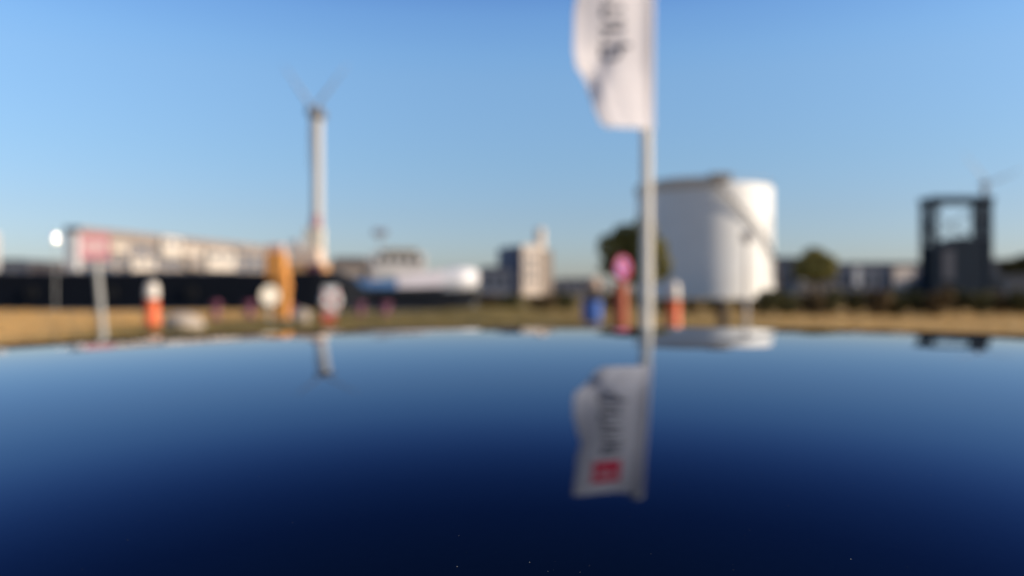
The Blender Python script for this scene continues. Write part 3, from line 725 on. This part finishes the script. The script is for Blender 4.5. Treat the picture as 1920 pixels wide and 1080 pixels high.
building('brick_house','low brown house with pitched roof between the crane and the ship wheelhouse',618,694,482,260,18,beige_w,brown_r,4,1,2.5)
building('warehouse','dark blue grey warehouse right of the white ship bow',898,958,500,240,20,grey_w,dark_r,3,1,1.0)
# silo building
y = 250.0
sbld = thing('silo_building','cream silo building with dark flank and slim chimney','industrial building',(X(1000,y),y,0))
MB().box(X(955,y),X(976,y),y,y+18,-.3,Z(462,y)).build('dark_wing', mat('slate_wing', (.10,.12,.18), .7), sbld)
MB().box(X(976,y)+.02,X(1012,y),y-2,y+18,-.3,Z(460,y)).build('wall', mat('pale_cream_render', (.82,.68,.55), .8, 0, .08, .3), sbld)
MB().box(X(1012,y)+.02,X(1041,y),y+2,y+18,-.3,Z(468,y)).build('side_wing', beige_w, sbld)
MB().tube((X(1026,y),y+8,Z(470,y)),(X(1026,y),y+8,Z(424,y)),1.9,1.6,20).build('chimney', cream_w, sbld)
for k in range(3):
    for r_ in range(3): MB().box(X(981+10*k,y),X(985+10*k,y),y-2.05,y-2.003,4+3.5*r_,6+3.5*r_).build('window', glass_b, sbld)
sbld.rotation_euler.z = R(14)
building('low_shed','long low grey shed between the silo building and the big tree',1040,1135,522,260,15,grey_w,dark_r,6,1,.8)
building('warehouse','blue grey warehouse between the storage tank and the round tree',1446,1500,482,230,20,navy_w,dark_r,3,1,1.0)
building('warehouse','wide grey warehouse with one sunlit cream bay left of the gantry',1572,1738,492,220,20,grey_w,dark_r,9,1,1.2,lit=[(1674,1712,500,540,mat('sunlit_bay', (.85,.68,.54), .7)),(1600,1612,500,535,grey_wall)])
building('warehouse','dark warehouse at the far right edge',1852,1990,486,200,25,navy_w,dark_r,6,1,1.0)
building('low_shed','low brown shed behind the hedge under the round tree',1500,1572,528,210,12,beige_w,dark_r,4,1,.6)

# ================================================================ TREES AND SHRUBS
def leafmat(name, c1, c2):
    m = bpy.data.materials.new(name); m.use_nodes = True; t = m.node_tree; b = t.nodes['Principled BSDF']
    g_ = t.nodes.new('ShaderNodeNewGeometry'); r = t.nodes.new('ShaderNodeValToRGB')
    r.color_ramp.elements[0].color = (*c1,1); r.color_ramp.elements[1].color = (*c2,1)
    t.links.new(g_.outputs['Random Per Island'], r.inputs['Fac']); t.links.new(r.outputs['Color'], b.inputs['Base Color'])
    b.inputs['Roughness'].default_value = .7; b.inputs['Specular IOR Level'].default_value = .2
    tl = t.nodes.new('ShaderNodeBsdfTranslucent'); t.links.new(r.outputs['Color'], tl.inputs['Color'])
    mx = t.nodes.new('ShaderNodeMixShader'); mx.inputs[0].default_value = .25
    t.links.new(b.outputs[0], mx.inputs[1]); t.links.new(tl.outputs[0], mx.inputs[2]); t.links.new(mx.outputs[0], t.nodes['Material Output'].inputs['Surface'])
    return m
leaf_t = leafmat('tree_leaves', (.09,.095,.025), (.34,.28,.08))
leaf_d = leafmat('dark_shrub_leaves', (.035,.04,.012), (.10,.085,.03))
leaf_b = leafmat('brown_shrub_leaves', (.07,.05,.02), (.17,.11,.05))
bark = mat('bark', (.09,.065,.045), .9, 0, .3, 4)
def leaves(lobes, n, size, seed):
    rnd = random.Random(seed); b_ = MB(); tot = sum(l[3]*l[4]*l[5] for l in lobes)
    for (cx,cy,cz,rx,ry,rz) in lobes:
        for _ in range(int(n*rx*ry*rz/tot)):
            while True:
                p = Vector((rnd.uniform(-1,1),rnd.uniform(-1,1),rnd.uniform(-1,1)))
                if p.length < 1 and rnd.random() < .25+.75*p.length: break
            c = Vector((cx+p.x*rx, cy+p.y*ry, cz+p.z*rz))
            nrm = (p.normalized()*.8 + Vector((rnd.gauss(0,.6),rnd.gauss(0,.6),rnd.gauss(0,.6)))).normalized()
            q = nrm.to_track_quat('Z','Y'); s_ = size*rnd.uniform(.6,1.3)
            b_.add([c+q@Vector((-s_,0,0)), c+q@Vector((0,-s_*.55,0)), c+q@Vector((s_,0,0)), c+q@Vector((0,s_*.55,0))], [(0,1,2,3)])
    return b_
def tree(name, label, px, Y, lobes_px, n, size, seed, m, th):
    x = X(px,Y); t = thing(name, label, 'tree', (x,Y,0))
    lobes = [(X(a,Y), Y+dy, Z(b_,Y), rx/F*Y, rx/F*Y*.9, rz/F*Y) for a,b_,rx,rz,dy in lobes_px]
    tr = MB(); top = (x+.2, Y, th)
    tr.tube((x,Y,-.2),(x+.1,Y,th*.5),.42,.32,10); tr.tube((x+.1,Y,th*.5),top,.32,.24,10)
    for l in lobes: tr.tube(top, (l[0],l[1],l[2]), .18, .04, 7)
    tr.build('trunk', bark, t); leaves(lobes, n, size, seed).build('crown', m, t)
tree('broadleaf_tree','large olive green tree behind the flagpole beside the storage tank',1190,112,
     [(1145,462,26,26,0),(1175,445,28,28,1),(1205,432,24,26,-1),(1212,470,40,34,0),(1240,500,18,26,-1),(1165,495,34,26,1),(1200,515,50,18,0),(1135,500,14,16,0)],9000,.32,3,leaf_t,3.0)
tree('round_tree','small rounded olive tree between the warehouses right of the tank',1530,130,
     [(1512,500,26,22,0),(1545,498,26,24,0),(1530,482,24,20,1),(1528,512,40,16,0)],5000,.32,5,leaf_t,2.4)
tree('broadleaf_tree','dark tree crown at the right edge behind the gantry',1906,170,[(1895,500,22,16,0),(1925,496,26,20,0)],2500,.4,8,leaf_d,3.0)
def shrub(px, Y, wpx, ytop, m, label, seed):
    x = X(px,Y); h = Z(ytop,Y); rw = wpx/2/F*Y
    t = thing('shrub', label, 'shrub', (x,Y,0), 'shrubs along the edge of the meadow')
    rnd = random.Random(seed); lobes = []
    for k in range(4): lobes.append((x+rnd.uniform(-.5,.5)*rw, Y+rnd.uniform(-.4,.4)*rw, h*rnd.uniform(.35,.6), rw*rnd.uniform(.45,.7), rw*.6, h*rnd.uniform(.35,.48)))
    leaves(lobes, 900, .13, seed).build('foliage', m, t)
    st_ = MB()
    for k in range(4): st_.tube((x,Y,-.05),(lobes[k][0],lobes[k][1],lobes[k][2]),.04,.02,6)
    st_.build('stems', bark, t)
def seq(p0, p1, n): return [p0+(p1-p0)*i/(n-1) for i in range(n)]
marks_r = ['just right of the tank foot','below the round tree left side','under the round tree','right of the round tree','below the grey warehouse left end','below the grey warehouse','below the sunlit cream bay','left of the gantry foot','at the gantry foot left side','at the gantry foot right side','right of the gantry foot','near the right edge','cut by the right edge']
for i, px in enumerate(seq(1440,1915,13)):
    shrub(px+random.uniform(-8,8), 46+random.uniform(-3,3), random.uniform(58,74), random.uniform(537,545), [leaf_d,leaf_b][i % 3 == 2], ('brownish' if i % 3 == 2 else 'dark green')+' low shrub '+marks_r[i], 20+i)
marks_m = ['just right of the white ship bow','below the dark warehouse','below the silo building','right of the silo building','left of the blue litter bin','behind the blue litter bin','behind the red sign post','behind the flagpole','below the tank left side','below the tank centre','below the tank right side']
for i, px in enumerate(seq(915,1395,11)):
    shrub(px+random.uniform(-6,6), 52.5+random.uniform(-3,3), random.uniform(48,62), random.uniform(546,552) if px < 1020 else random.uniform(538,546) if px < 1220 else random.uniform(556,562), [leaf_b,leaf_d][i % 2], ('brownish' if i % 2 == 0 else 'dark green')+' low shrub '+marks_m[i], 50+i)
# tussocks of dry grass over the meadow: uncountable
rnd = random.Random(5); tb = MB()
for _ in range(9000):
    yy = 14 + 40*rnd.random()**.8; xx = rnd.uniform(-.75,.75)*yy
    h = rnd.uniform(.03,.11); a = rnd.uniform(0,math.pi); c, s_ = math.cos(a)*.07, math.sin(a)*.07; l = rnd.gauss(0,.06); z = gh(xx,yy)-.01
    tb.add([(xx-c,yy-s_,z),(xx+c,yy+s_,z),(xx+l,yy+l,z+h)], [(0,1,2)])
tag(tb.build('dry_grass', gm), 'tufts of dry golden and olive grass across the meadow', 'grass', kind='stuff')
